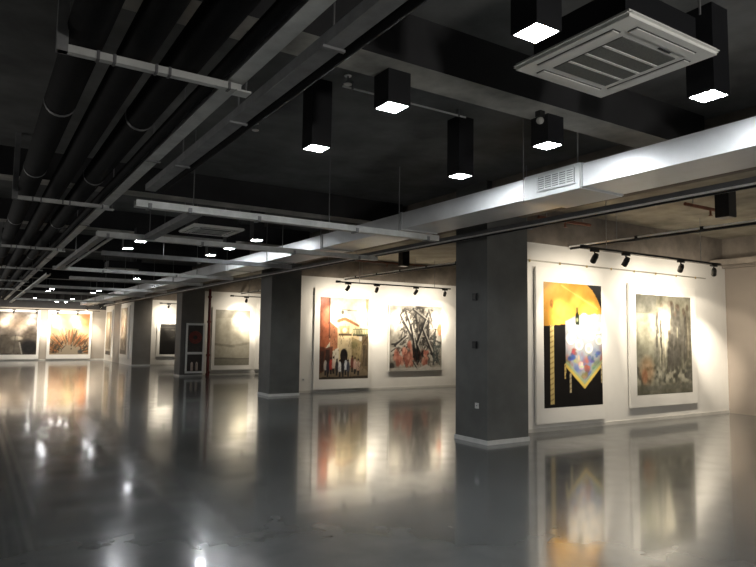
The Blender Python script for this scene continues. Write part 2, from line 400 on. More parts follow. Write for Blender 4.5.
framed('grey painting of shadowy standing figures in a white frame', cv, 10.75, 13.02, .27, 2.70, 10.955, 12.82, .51, 2.49, y1, .045, .018)

# --- 3: street scene
cv = Canvas(112, 158, (214, 204, 182))
cv.poly([(0, 0), (.17, 0), (.20, .55), (.12, .62), (0, .6)], (168, 92, 58)); cv.poly([(.17, 0), (.2, 0), (.2, .5), (.18, .5)], (110, 60, 40))
cv.poly([(.20, .30), (.36, .38), (.36, .62), (.20, .68)], (178, 116, 80)); cv.poly([(.36, .27), (.62, .26), (.80, .34), (.80, .62), (.36, .62)], (220, 196, 150))
cv.poly([(.34, .27), (.5, .235), (.80, .33), (.80, .36), (.5, .28), (.34, .31)], (140, 90, 54))
cv.poly([(.40, .35), (.60, .35), (.60, .45), (.40, .45)], (168, 150, 108)); cv.ell(.5, .40, .045, .03, (232, 216, 170))
cv.poly([(.37, .445), (.64, .445), (.64, .47), (.37, .47)], (92, 74, 52))
cv.poly([(.66, .38), (1, .37), (1, .46), (.66, .455)], (116, 116, 86))
for i in range(9): cv.poly([(.68+.035*i, .39), (.695+.035*i, .39), (.695+.035*i, .44), (.68+.035*i, .44)], (222, 208, 160))
cv.poly([(.66, .455), (1, .46), (1, .475), (.66, .47)], (64, 60, 46))
cv.poly([(.86, .475), (1, .46), (1, .93), (.82, .92)], (126, 108, 82)); cv.line(.98, .48, .80, .62, .012, (84, 64, 44), 1, 1.4); cv.line(.95, .5, .72, .6, .01, (110, 90, 60), .8, 1.4)
for i in range(4): cv.poly([(.89+.025*i, .58), (.905+.025*i, .58), (.90+.025*i, .85), (.885+.025*i, .85)], (70, 62, 52))
cv.poly([(.93, 0), (1, 0), (1, .34), (.95, .34)], (150, 140, 104)); 
cv.poly([(.38, .5), (.68, .5), (.68, .76), (.38, .76)], (206, 186, 146)); cv.poly([(.64, .48), (.86, .54), (.84, .8), (.64, .78)], (158, 140, 100))
cv.ell(.49, .71, .075, .08, (30, 24, 24), 1, .2); cv.poly([(.415, .71), (.565, .71), (.565, .85), (.415, .85)], (30, 24, 24))
cv.poly([(0, .60), (.12, .62), (.26, .60), (.26, .86), (0, .94)], (112, 64, 46)); cv.poly([(.12, .64), (.2, .64), (.2, .8), (.12, .8)], (64, 44, 38)); cv.poly([(.02, .66), (.09, .66), (.09, .9), (.02, .9)], (74, 52, 44))
cv.poly([(0, .93), (.3, .84), (.85, .84), (1, .92), (1, 1), (0, 1)], (150, 132, 106)); cv.poly([(0, .975), (1, .965), (1, 1), (0, 1)], (80, 70, 60))
fig = [(.12, .84, (214, 206, 196)), (.17, .86, (60, 56, 70)), (.23, .83, (200, 60, 46)), (.28, .82, (224, 196, 180)), (.35, .85, (52, 46, 52)), (.41, .86, (236, 236, 236)), (.47, .87, (40, 40, 48)), (.53, .84, (226, 230, 236)), (.58, .86, (70, 74, 90)), (.66, .81, (120, 60, 50)), (.72, .83, (216, 176, 160)), (.79, .85, (196, 160, 140))]
for x, y, c in fig:
    cv.ell(x, y, .033, .075, c, .95, .25); cv.ell(x, y-.085, .016, .014, (60, 40, 32), 1, .3); cv.poly([(x-.02, y+.05), (x+.02, y+.05), (x+.018, y+.11), (x-.018, y+.11)], (44, 40, 44), .9)
cv.line(.44, .145, .74, .155, .006, (70, 60, 46), 1, 1.4); cv.ell(.45, .18, .035, .025, (70, 64, 50), .9); cv.line(.45, .15, .45, .2, .007, (70, 64, 50), 1, 1.4)
cv.ell(.70, .58, .08, .05, (96, 92, 56), .5, .6)
for i in range(170):
    x, y = rng.random(), .3+.66*rng.random(); cv.line(x, y, x+.03*(rng.random()-.5), y+.05*rng.random(), .004, (40, 32, 28), .55, 1.4)
cv.mottle(.06, 24, 32, 2)
y2 = FIN[1]
framed('tall street scene painting with orange buildings in a white frame', cv, 8.10, 9.97, .07, 2.93, 8.275, 9.895, .35, 2.68, y2, .05, .018)

# --- 4: black, white and salmon expressionist canvas
cv = Canvas(130, 134, (176, 170, 158))
cv.mottle(.2, 9, 9, 4)
for i in range(60):
    x, y = .28+.5*rng.random(), .05+.75*rng.random(); cv.ell(x, y, .03+.07*rng.random(), .04+.10*rng.random(), [(70, 66, 62), (112, 106, 98), (146, 140, 130), (52, 50, 48)][i % 4], .55, .6)
for i in range(430):
    x = .12+.8*rng.random(); y = .03+.83*rng.random()
    if x < .22 and y < .55: continue
    if x > .78 and y < .35: continue
    an = rng.random()*3.14; ln = .04+.09*rng.random(); c = [(34, 32, 32), (64, 60, 56), (110, 104, 96), (186, 180, 168)][rng.integers(0, 4)]
    cv.line(x, y, x+ln*math.cos(an), y+ln*math.sin(an)*1.4, .006+.012*rng.random(), c, .8)
for a in ((.20, .15, .42, .5), (.30, .1, .55, .7), (.72, .12, .50, .6), (.44, .05, .68, .2), (.62, .35, .84, .8), (.40, .3, .50, .85), (.30, .48, .1, .62)):
    cv.line(*a, .022, (40, 38, 38), .85); cv.line(a[0]+.02, a[1], a[2]+.03, a[3], .010, (200, 194, 182), .8)
cv.ell(.5, .76, .09, .10, (20, 20, 20), .9, .4)
for (x, y, a, b) in ((.14, .78, .085, .13), (.20, .84, .07, .11), (.30, .78, .075, .14), (.38, .70, .075, .16), (.40, .86, .07, .09), (.67, .84, .075, .11), (.69, .74, .05, .07)):
    for q in range(9):
        qx, qy = x+a*1.3*(rng.random()-.5), y+b*1.5*(rng.random()-.5); c = [(186, 118, 98), (206, 148, 126), (164, 98, 82)][q % 3]
        cv.ell(qx, qy, a*(.25+.3*rng.random()), b*(.2+.35*rng.random()), c, .85, .5)
for i in range(34):
    x, y = .1+.65*rng.random(), .66+.27*rng.random(); cv.line(x, y, x+.05*(rng.random()-.5), y+.05, .006, (122, 62, 50), .6)
cv.ell(.96, .36, .05, .09, (208, 112, 72), .85, .4); cv.poly([(.56, .965), (.70, .91), (.8, .96), (.8, 1), (.5, 1)], (226, 222, 214), .8)
cv.ell(.04, .93, .05, .05, (50, 48, 46), .8, .4)
for i in range(26): cv.line(.82+.16*rng.random(), .45+.4*rng.random(), .84+.15*rng.random(), .6+.35*rng.random(), .007, (70, 78, 76), .7)
cv.poly([(0, .955), (1, .955), (1, 1), (0, 1)], (214, 208, 198), .7)
cv.mottle(.07, 30, 32, 2)
framed('unframed black and white canvas with salmon pink figures', cv, 10.63, 12.66, .53, 2.56, 10.65, 12.64, .55, 2.54, y2, .06, .018, frame=False, name='mounted_canvas')

# --- 5, 6: pale pictures past the second column
cv = Canvas(60, 90, (196, 190, 172)); cv.mottle(.07, 3, 6, 4)
cv.poly([(0, 0), (1, 0), (1, .12), (0, .16)], (170, 164, 146), .6)
cv.line(.0, .62, .55, .66, .02, (140, 134, 118), .6); cv.line(.4, .66, 1, .60, .02, (150, 144, 128), .5)
cv.poly([(0, .86), (1, .88), (1, 1), (0, 1)], (150, 146, 132), .7); cv.line(.0, .87, 1, .885, .012, (112, 108, 98), .6)
cv.mottle(.04, 20, 30, 2)
y3 = FIN[2]
framed('pale beige abstract painting right of the red pipe', cv, 8.02, 9.70, .16, 2.66, 8.15, 9.60, .34, 2.56, y3, .06, .02)
cv = Canvas(60, 90, (206, 204, 194)); cv.mottle(.08, 4, 5, 4)
cv.poly([(0, .5), (1, .56), (1, .9), (0, .86)], (160, 160, 152), .6); cv.line(0, .52, 1, .6, .03, (120, 120, 114), .5)
cv.mottle(.04, 20, 30, 2)
framed('pale grey painting half hidden by the second column', cv, 9.86, 11.9, .16, 2.86, 10.02, 11.75, .36, 2.66, y3, .06, .02)

# --- 7: dark picture by the fourth column
cv = Canvas(60, 60, (34, 32, 30)); cv.mottle(.05, 4, 8, 4)
for i in range(22):
    y = .15+.4*rng.random(); x = .1+.7*rng.random(); cv.line(x, y, x+.2*rng.random(), y+.02*rng.random(), .012, (108, 102, 92), .5)
cv.poly([(0, .55), (1, .6), (1, 1), (0, 1)], (18, 17, 17), .6); cv.line(.0, .12, 1, .1, .02, (74, 70, 64), .6)
y4 = FIN[3]
framed('dark square painting left of the third column', cv, 7.78, 9.75, .42, 2.12, 7.93, 9.60, .53, 2.06, y4, .06, .02)

# --- 8, 9: tall panels on the side wall
cv = Canvas(44, 100, (190, 178, 156)); cv.mottle(.26, 4, 10, 4)
cv.poly([(.84, 0), (1, 0), (1, 1), (.84, 1)], (40, 36, 34), .9)
for i in range(26):
    x, y = .1+.65*rng.random(), .2+.7*rng.random(); cv.line(x, y, x+.1*(rng.random()-.5), y+.14*rng.random(), .03, [(60, 54, 50), (150, 120, 96), (220, 212, 196), (96, 90, 84)][i % 4], .7)
cv.ell(.35, .42, .1, .16, (120, 80, 64), .7, .5); cv.poly([(0, .9), (1, .92), (1, 1), (0, 1)], (70, 64, 60), .7)
side_framed('tall narrow painting on the side wall beyond the fourth column', cv, 32.95, 35.1, .30, 2.95, 33.35, 34.95, .5, 2.85, XC0, .05)
cv = Canvas(44, 100, (206, 188, 156)); cv.mottle(.08, 3, 8, 4)
cv.poly([(.72, 0), (.86, 0), (.86, .86), (.72, .86)], (62, 60, 58), .85); cv.ell(.4, .6, .2, .3, (150, 130, 110), .6, .6)
cv.poly([(0, .86), (1, .86), (1, .9), (0, .9)], (220, 212, 196), .9); cv.poly([(.05, .91), (.95, .91), (.95, 1), (.05, 1)], (48, 44, 42), .9)
side_framed('tall narrow painting on the side wall in the far corner', cv, 37.4, 39.4, .22, 2.85, 37.6, 39.2, .34, 2.75, XC0, .05)

# --- 10, 11: big pair on the far wall
cv = Canvas(90, 90, (98, 88, 78)); cv.mottle(.24, 7, 7, 5)
cv.ell(.5, .2, .26, .2, (150, 124, 98), .6, .8); cv.ell(.84, .82, .17, .17, (30, 28, 28), .9, .5); cv.ell(.58, .62, .12, .05, (206, 196, 176), .8, .5)
for x in (.2, .27, .55): cv.line(x, .55, x-.02, .95, .012, (60, 54, 50), .7)
cv.poly([(0, .55), (.6, .58), (.68, .95), (.15, .98), (0, .9)], (124, 116, 104), .5)
cv.poly([(0, .92), (.12, .95), (.3, 1), (0, 1)], (222, 216, 202)); cv.line(.64, .72, .70, .98, .014, (206, 200, 188), .8)
cv.mottle(.05, 20, 20, 2)
framed('large brown grey landscape painting on the far wall, cut by photo edge', cv, .55, 3.05, .11, 2.74, .70, 2.93, .36, 2.62, YF, .06, .02)
cv = Canvas(90, 90, (190, 158, 120)); cv.mottle(.06, 4, 4, 4)
cv.ell(.5, .05, .16, .35, (226, 206, 120), .6, .8); cv.ell(.93, .1, .16, .25, (226, 132, 66), .8, .7); cv.ell(.06, .12, .1, .25, (226, 160, 100), .6, .7)
cv.poly([(.1, 1), (.45, .68), (.62, .68), (.95, 1)], (176, 164, 142), .8)
for i in range(150):
    a = math.radians(-175+170*rng.random()); c0, s0 = math.cos(a), math.sin(a); r0, r1 = .22+.25*rng.random(), .42+.28*rng.random()
    cv.line(.5+c0*r0, 1.0+s0*r0, .5+c0*r1, 1.0+s0*r1*.95, .010, [(70, 56, 40), (150, 92, 52), (206, 130, 76), (96, 84, 56)][i % 4], .75)
for i in range(34):
    x = .02+.3*rng.random() if i % 2 else .7+.28*rng.random(); y = .72+.24*rng.random(); cv.line(x, y, x+.1*(rng.random()-.3), y-.07, .010, (52, 48, 44), .7)
cv.ell(.55, .78, .02, .03, (84, 76, 66), .9); cv.ell(.55, .86, .02, .02, (84, 76, 66), .9); cv.ell(.78, .93, .06, .05, (60, 66, 70), .7, .4)
framed('large orange forest path painting on the far wall', cv, 3.42, 5.62, .12, 2.76, 3.56, 5.50, .36, 2.60, YF, .06, .02)

# ------------------------------------------------------------------ picture rails
def rail(y, x0, x1, z, label, hooks):
    t = thing('picture_rail', label, 'rail', (x0, y, z))
    MB().box(0, x1-x0, -.018, 0, -.012, .012).done('rail_bar', 'rail', t)
    for hx in hooks: MB().box(hx-x0-.012, hx-x0+.012, -.032, -.018, -.03, .012).done('hook', 'brass', t)
rail(FIN[0], 7.95, 13.4, 2.935, 'thin steel picture rail above the yellow and grey paintings', (8.02, 8.78, 9.5, 10.2, 10.9, 11.6, 12.3, 13.0))

# ------------------------------------------------------------------ track spotlights
def spot_lamp(parent, aim, energy, size, col=(1, .89, .72), rad=.03):
    d = Vector(aim).normalized()
    for nm, ke, sz, bl in (('spot_beam', 1., size*.60, 1.), ('spot_halo', .17, size*1.12, .35), ('spot_spill', .085, 165, .8)):
        ld = bpy.data.lights.new(nm, 'SPOT'); ld.energy = energy*ke*.66; ld.spot_size = math.radians(sz); ld.spot_blend = bl
        ld.color = col; ld.shadow_soft_size = rad
        lo = bpy.data.objects.new(nm, ld); C.objects.link(lo); lo.parent = parent
        lo.rotation_euler = d.to_track_quat('-Z', 'Y').to_euler(); lo.location = d*.115
spot_src = None
def spotlight(pos, aim, label, group, energy=330, size=78):
    """pos = pivot of the head; the adapter hangs from the track above"""
    global spot_src
    p = Vector(pos)
    if spot_src is None:
        t = thing('track_spotlight', label, 'spotlight', p, group); spot_src = t
        MB().box(-.09, .09, -.022, .022, .095, .135).done('adapter', 'blacksatin', t)
        MB().tube((0, 0, .10), (0, 0, .02), .012).tube((-.05, 0, .0), (.05, 0, .0), .012).done('yoke', 'blacksatin', t)
        h = MB().tube((0, 0, .075), (0, 0, .03), .036, r2=.048).tube((0, 0, .03), (0, 0, -.085), .048).done('lamp_head', 'blacksatin', t, smooth=True)
        MB().tube((0, 0, -.086), (0, 0, -.089), .042).done('lens', 'warmglow', h)
    else:
        t = dup(spot_src, p, label, group)
    d = Vector(aim)-p
    hd = [c for c in t.children if c.name.startswith('lamp_head')][0]
    hd.rotation_euler = d.to_track_quat('-Z', 'Y').to_euler()
    spot_lamp(t, d, energy, size)
    return t

def track(x0, x1, y, z, label, rods=()):
    t = thing('lighting_track', label, 'lighting track', (x0, y, z))
    MB().box(0, x1-x0, -.018, .018, 0, .035).done('track_bar', 'blacksatin', t)
    MB().box(-.03, .09, -.03, .03, -.01, .05).done('feed_box', 'black', t)
    for rx in rods: MB().tube((rx-x0, 0, .03), (rx-x0, 0, ZS-z-.14), .007, 6).done('hanger', 'rod', t)

G1 = 'spotlights over the yellow and grey paintings'
yt = 6.6; zt = 3.02
track(8.03, 11.95, yt, zt, 'black lighting track with spotlights before the yellow and grey paintings', (8.6, 11.3))
spotlight((8.31, yt, 2.885), (8.80, FIN[0], 1.85), 'black track spotlight over the yellow painting, first from the nearest column', G1, 560, 54)
spotlight((9.10, yt, 2.885), (9.30, FIN[0], 1.45), 'black track spotlight over the yellow painting, second from the nearest column', G1, 560, 54)
spotlight((10.66, yt, 2.885), (11.75, FIN[0], 1.85), 'black track spotlight over the grey figure painting, third from the nearest column', G1, 900, 54)
spotlight((11.72, yt, 2.885), (13.45, FIN[0], 1.3), 'black track spotlight turned to the corner of the beige wall, end of its track', G1, 900, 54)
G2 = 'spotlights over the street scene and salmon pink canvas'
yt = 14.9
track(8.2, 12.1, yt, zt, 'black lighting track with spotlights before the street scene and salmon pink canvas', (8.9, 11.5))
spotlight((8.54, yt, 2.885), (8.55, FIN[1], 2.1), 'black track spotlight over the street scene, left of its pair', G2, 480, 54)
spotlight((9.47, yt, 2.885), (9.75, FIN[1], 2.05), 'black track spotlight over the street scene, right of its pair', G2, 480, 54)
spotlight((10.82, yt, 2.885), (10.85, FIN[1], 2.05), 'black track spotlight over the salmon pink canvas, left of its pair', G2, 480, 54)
spotlight((11.89, yt, 2.885), (12.5, FIN[1], 2.10), 'black track spotlight over the salmon pink canvas, right of its pair', G2, 480, 54)
G3 = 'spotlights past the second column'
yt = 23.2
track(8.2, 12.3, yt, zt, 'black lighting track past the second column', (8.9,))
spotlight((8.81, yt, 2.885), (9.05, FIN[2], 2.05), 'black track spotlight over the pale beige abstract painting', G3, 420, 70)
spotlight((11.0, yt, 2.885), (10.25, FIN[2], 2.0), 'black track spotlight over the pale grey half hidden painting', G3, 420, 70)
yt = 31.5
track(7.6, 11.3, yt, zt, 'black lighting track over the dark square painting')
spotlight((8.0, yt, 2.885), (8.1, FIN[3], 2.2), 'black track spotlight over the dark square painting', G3, 380, 74)
spotlight((9.8, yt, 2.885), (9.6, FIN[3], 2.2), 'black track spotlight hidden right of the dark square painting', G3, 300, 74)
# far wall
G4 = 'spotlights on the far wall'
yt = 38.6; zt = 2.76
track(-.2, 6.0, yt, zt, 'black lighting track across the far wall')
far_l = ['black track spotlight over the left side of the brown landscape painting', 'black track spotlight over the right side of the brown landscape painting', 'black track spotlight over the left side of the orange forest painting', 'black track spotlight over the right side of the orange forest painting']
for x, ax, lab in zip((1.8, 2.87, 3.88, 4.88), (1.42, 2.7, 3.95, 5.0), far_l):
    spotlight((x, yt, zt-.135), (ax, YF, 2.02), lab, G4, 1000, 46)
# side panels
t = thing('lighting_track', 'black lighting track along the side wall panels', 'lighting track', (5.3, 32.6, 3.02))
MB().box(-.018, .018, 0, 6.8, 0, .035).done('track_bar', 'blacksatin', t)
spotlight((5.3, 34.1, 2.885), (XC0, 34.3, 1.9), 'black track spotlight before the side panel beyond the fourth column', 'side wall spotlights', 420, 70)
spotlight((5.3, 38.3, 2.885), (XC0, 38.4, 1.9), 'black track spotlight before the side panel in the far corner', 'side wall spotlights', 420, 70)

# ------------------------------------------------------------------ downlights
DL = .102
def make_downlight(name, label, x, y, ztop, group, glow='glow', zb=3.36):
    t = thing(name, label, 'downlight', (x, y, zb), group)
    h = ztop-zb
    b = MB()
    b.box(-DL, -DL+.012, -DL, DL, .0, h).box(DL-.012, DL, -DL, DL, .0, h).box(-DL+.012, DL-.012, -DL, -DL+.012, .0, h).box(-DL+.012, DL-.012, DL-.012, DL, .0, h)
    b.box(-DL+.012, DL-.012, -DL+.012, DL-.012, .02, h-.001)
    b.done('housing', 'black', t)
    MB().box(-DL+.013, DL-.013, -DL+.013, DL-.013, .001, .018).done('diffuser', glow, t)
    return t
GL = 'square black downlights in two rows'
rowA = 'the row farther from the duct'; rowB = 'the row beside the duct'
ordn = ['nearest', 'second nearest', 'third nearest', 'fourth nearest', 'fifth nearest', 'sixth nearest', 'seventh nearest', 'eighth nearest', 'ninth nearest', 'tenth nearest']
A = [(2.66, 2.5, ZS), (2.64, 3.97, 3.62), (2.65, 5.27, ZS), (2.65, 12.74, 3.62), (2.66, 13.98, ZS), (2.68, 29.4, ZS), (2.70, 30.95, ZS), (2.70, 38.2, ZS)]
B = [(4.40, 2.48, ZS), (4.36, 3.97, 3.62), (4.43, 5.29, ZS), (4.42, 11.2, ZS), (4.40, 12.66, 3.62), (4.43, 13.96, ZS), (4.46, 21.75, ZS), (4.45, 29.1, ZS), (4.45, 30.75, ZS), (4.5, 38.0, ZS)]
for lst, rn in ((A, rowA), (B, rowB)):
    for i, (x, y, z) in enumerate(lst):
        make_downlight('ceiling_downlight', 'lit square black downlight box, %s of %s' % (ordn[i], rn), x, y, z, GL, 'glow' if y < 20 else 'glowd')
make_downlight('ceiling_downlight', 'lit low downlight near the far wall, left of the pair between the rows', 3.75, 38.0, ZS, 'low downlights by the far wall', 'glowd', 3.2)
make_downlight('ceiling_downlight', 'lit low downlight near the far wall, right of the pair between the rows', 4.17, 38.0, ZS, 'low downlights by the far wall', 'glowd', 3.2)
# unlit boxes in the alcoves
for (x, y, z0, z1, lab) in ((9.35, 5.06, 3.42, 3.86, 'unlit square black downlight box in the nearest alcove'), (9.3, 13.35, 3.40, 3.86, 'unlit square black downlight box in the alcove of the street scene')):
    t = thing('ceiling_downlight', lab, 'downlight', (x, y, z0), 'unlit alcove downlights')
    MB().box(-.105, .105, -.105, .105, 0, z1-z0, .004).done('housing', 'black', t)
    MB().box(-.09, .09, -.09, .09, -.004, 0).done('diffuser', 'offlens', t)

# ------------------------------------------------------------------ ceiling cassettes
def cassette(x, y, label, full=True):
    t = thing('ceiling_air_conditioner', label, 'air conditioner', (x, y, 3.42), 'ceiling air conditioners')
    h = .465
    b = MB().box(-h, h, -h, h, 0, .045, .02)
    b.done('fascia', 'acpanel', t, smooth=False)
    MB().box(-.36, .36, -.36, .36, .045, .26).done('casing', 'black', t)
    MB().tube((-.38, -.38, .28), (-.38, -.38, ZS-3.42), .008, 6).tube((.38, .38, .28), (.38, .38, ZS-3.42), .008, 6).tube((-.38, .38, .28), (-.38, .38, ZS-3.42), .008, 6).tube((.38, -.38, .28), (.38, -.38, ZS-3.42), .008, 6).done('hanger', 'rod', t)
    gr = MB().box(-.27, .27, -.27, .27, -.006, .001).done('intake_grille', 'acgrid', t)
    bars = MB()
    for k in (-1, 0, 1): bars.box(-.27, .27, k*.135-.010, k*.135+.010, -.010, -.006)
    bars.done('grille_bars', 'acpanel', gr)
    for (a, b_, c, d) in ((-.30, .30, .325, .395), (-.30, .30, -.395, -.325), (.325, .395, -.30, .30), (-.395, -.325, -.30, .30)):
        o = MB().box(a, b_, c, d, -.003, .001).done('outlet_slot', 'acgap', t)
        MB().box(a+.006, b_-.006, c+.006, d-.006, -.010, -.003, .002).done('louvre', 'acpanel', o)
    MB().box(.05, .17, -.305, -.29, -.004, 0).done('display', 'acgap', t)
cassette(3.475, 2.59, 'white four way ceiling air conditioner nearest in view')
cassette(3.51, 11.08, 'white ceiling air conditioner in the second bay')
cassette(3.58, 19.9, 'white ceiling air conditioner in the third bay')

# ------------------------------------------------------------------ main duct
DX0, DX1, DZ0, DZ1 = 5.01, 5.63, 3.10, 3.33
duct = thing('air_duct', 'long galvanised rectangular air duct running over the hall before the columns', 'duct', (DX0, 0, DZ0))
W_, H_ = DX1-DX0, DZ1-DZ0
ys = [-3.0, -.6, 1.75, 4.12]
y = 4.86
while y < 38.5: ys.append(y); y += 2.4
ys.append(38.9)
for a, b in zip(ys[:-1], ys[1:]):
    if a == 4.12:
        s = MB().box(-.035, W_+.01, a, b, -.02, H_+.01).done('vent_box', 'grille', duct, label='white box section with an air grille')
        g = MB().box(-.041, -.035, a+.06, b-.2, .05, H_-.03).done('grille_recess', 'slot', s)
        f = MB()
        for k in range(7): f.box(-.050, -.041, a+.06, b-.2, .05+k*.0228, .05+k*.0228+.013)
        for k in range(6): f.box(-.052, -.041, a+.06+k*.0955, a+.068+k*.0955, .05, H_-.03)
        f.box(-.053, -.041, a+.045, b-.185, .035, .05).box(-.053, -.041, a+.045, b-.185, H_-.03, H_-.015)
        f.done('grille_blades', 'grille', s)
    else:
        MB().box(0, W_, a+.001, b-.001, 0, H_).done('duct_section', 'duct', duct)
for yy in ys[1:-1]:
    MB().box(-.012, W_+.012, yy-.014, yy+.014, -.012, H_+.012).done('flange', 'ductband', duct)
    MB().tube((-.02, yy+.03, -.02), (-.02, yy+.03, ZS-DZ0-.38 if False else ZS-DZ0), .006, 6).done('hanger', 'rod', duct)

# ------------------------------------------------------------------ trays, struts and pipes
def ytray(name, label, x0, x1, y0, y1, z0, z1, m, rods=(), lip=None, group=None):
    """U channel along Y"""
    t = thing(name, label, 'cable tray', (x0, y0, z0), group)
    w = x1-x0; L = y1-y0; h = z1-z0
    MB().box(0, w, 0, L, 0, .008).box(0, .006, 0, L, .008, h).box(w-.006, w, 0, L, .008, h).done('channel', m, t)
    k = 0
    for ry in rods:
        MB().tube((w/2, ry-y0, .008), (w/2, ry-y0, ZS-z0), .006, 6).done('hanger', 'rod', t)
        MB().box(-.015, w+.015, ry-y0-.012, ry-y0+.012, -.015, 0).done('bracket', 'tray2', t)
    return t
def xtray(name, label, x0, x1, y0, y1, z0, z1, m, rods=(), group=None, brackets=()):
    t = thing(name, label, 'cable tray', (x0, y0, z0), group)
    w = x1-x0; L = y1-y0; h = z1-z0
    MB().box(0, w, 0, L, 0, .008).box(0, w, 0, .006, .008, h).box(0, w, L-.006, L, .008, h).done('channel', m, t)
    for rx in rods: MB().tube((rx-x0, L/2, .008), (rx-x0, L/2, ZS-z0), .006, 6).done('hanger', 'rod', t)
    for bx in brackets: MB().box(bx-x0-.02, bx-x0+.02, -.012, L+.012, -.014, h*.6).done('bracket', 'tray2', t)
    return t

ytray('cable_tray', 'long pale grey cable tray running down the hall beside the black pipes', 1.315, 1.425, -4, 39, 3.25, 3.31, 'tray', (6.2, 10.6, 16.1, 21, 26))
ytray('cable_tray', 'dull grey cable tray right of the long pale tray, near end of the hall', 1.545, 1.655, -4, 7.30, 3.19, 3.26, 'tray2', (3.0, 4.5, 6.0))
tag(MB().tube((1.705, -4, 3.21), (1.705, 7.2, 3.21), .036, 10).done('conduit_pipe', 'pipe', smooth=True), 'black conduit running along the dull grey cable tray', 'pipe')
ytray('cable_tray', 'grey cable tray running on from the bend of the second cross tray', 1.50, 1.60, 10.04, 15.88, 3.0, 3.07, 'tray2', (13.,))
tag(MB().tube((1.70, 10.04, 3.03), (1.70, 15.88, 3.03), .022, 10).done('conduit_pipe', 'tray', smooth=True), 'pale conduit beside the tray after the second bend', 'pipe')
ytray('cable_tray', 'far grey cable tray after the third bend', 1.55, 1.66, 18.67, 38.5, 3.085, 3.14, 'tray', (24., 30.))
ytray('cable_tray', 'short grey cable tray linking the first and second cross trays', 2.10, 2.24, 7.45, 9.85, 3.0, 3.07, 'tray2')
xt = [(1.45, 5.70, 7.28, 7.40, 'first pale cross tray, running from the dull tray to the duct', (2.1, 3.9), (1.6, 2.05, 2.9, 4.3, 5.5), 'tray'),
      (1.45, 6.30, 9.90, 10.02, 'second pale cross tray, ending past the duct', (2.2, 4.4), (1.6, 3.0, 4.6, 5.9), 'tray'),
      (1.9, 5.66, 12.3, 12.4, 'third cross tray, dull grey in the second bay', (3.,), (), 'tray2'),
      (1.45, 5.66, 15.9, 16.03, 'fourth cross tray, pale grey by the third column bay', (3.,), (2.5, 4.2), 'tray'),
      (2.1, 5.66, 18.5, 18.65, 'fifth cross tray, pale grey before the third air conditioner', (3.,), (), 'tray'),
      (1.5, 5.66, 22.6, 22.75, 'sixth cross tray, pale grey past the third air conditioner', (), (), 'tray'),
      (1.5, 5.66, 26.0, 26.15, 'seventh cross tray, pale grey far down the hall', (), (), 'tray'),
      (1.5, 5.66, 32.4, 32.55, 'eighth cross tray, last before the far wall', (), (), 'tray')]
for x0, x1, y0, y1_, lab, rods, br, m in xt:
    xtray('cross_tray', lab, x0, x1, y0, y1_, 3.0, 3.078, m, rods, 'cross trays under the ceiling', br)

# black insulated pipes on trapeze brackets
for (x, r, lab) in ((.47, .110, 'black insulated pipe, outermost from the long pale tray'), (.765, .098, 'black insulated pipe, third from the long pale tray'), (1.055, .110, 'black insulated pipe, second from the long pale tray'), (1.262, .045, 'thin black pipe right next to the long pale tray')):
    t = thing('insulated_pipe', lab, 'pipe', (x, 0, 3.245+r), 'black insulated pipes')
    MB().tube((0, -4.5, 0), (0, 39, 0), r, 20).done('pipe_run', 'pipe', t, smooth=True)
    if r > .1:
        for yy in (1.6, 5.3, 7.6, 11.2, 16.4):
            MB().tube((0, yy-.02, 0), (0, yy+.02, 0), r+.004, 20).done('wrap_band', 'darktray', t, smooth=True)
for i, yy in enumerate((3.92, 8.7, 13.85, 18.6, 23.4, 28.2)):
    lab = 'trapeze bracket under the black pipes, %s one in view' % ordn[i]
    t = thing('pipe_trapeze', lab, 'bracket', (.34, yy, 3.19), 'pipe trapeze brackets')
    MB().box(-.02, 1.06, -.025, .025, 0, .006).box(-.02, 1.06, -.025, -.019, .006, .044).box(-.02, 1.06, .019, .025, .006, .044).done('channel', 'tray', t)
    MB().box(-.03, .03, -.03, .03, .0, ZS-3.19).done('hanger', 'tray2', t)
    MB().tube((1.10, 0, .01), (1.10, 0, ZS-3.19), .008, 6).done('hanger', 'rod', t)
    for bx in (.19, .28, .52, .6, .98):
        MB().box(bx-.008, bx+.008, -.03, .03, -.006, .048).done('clamp', 'darktray', t)
    MB().box(1.02, 1.12, -.05, .05, -.012, 0).done('end_plate', 'tray', t)

# dark cable tray before the columns, and conduits
t = ytray('cable_tray', 'dark cable tray running just before the column tops', 6.30, 6.47, -4, 39, 3.115, 3.185, 'darktray', (1.5, 6.2, 12., 20., 28.))
tag(MB().tube((6.262, -4, 3.108), (6.262, 39, 3.108), .012, 8).done('conduit_pipe', 'conduit', smooth=True), 'bright thin conduit along the dark cable tray before the columns', 'pipe')
tag(MB().tube((6.255, -4, 3.078), (6.255, 39, 3.078), .012, 8).done('conduit_pipe', 'black', smooth=True), 'black conduit under the dark cable tray before the columns', 'pipe')
def alcove_conduit(x, z, y0, y1_, lab):
    t = thing('conduit_pipe', lab, 'pipe', (x, y0, z))
    MB().tube((0, 0, 0), (0, y1_-y0, 0), .014, 8).done('conduit_run', 'conduit', t, smooth=True)
    MB().tube((.03, 0, -.035), (.03, y1_-y0, -.035), .020, 8).done('dark_conduit_run', 'black', t, smooth=True)
    n = int((y1_-y0)/1.1)
    for k in range(n):
        MB().box(-.022, .022, .6+k*1.1, .65+k*1.1, -.03, .022).done('clip', 'black', t)
    for k in (1.2, y1_-y0-1.0):
        MB().tube((.0, k, .0), (.0, k, 3.86-z), .006, 6).done('hanger', 'rod', t)
alcove_conduit(9.0, 3.25, -2, FIN[0]-.05, 'bright conduit crossing the nearest alcove under its ceiling')
alcove_conduit(9.0, 3.25, FIN[0]+.3, FIN[1]-.05, 'bright conduit crossing the alcove of the street scene')
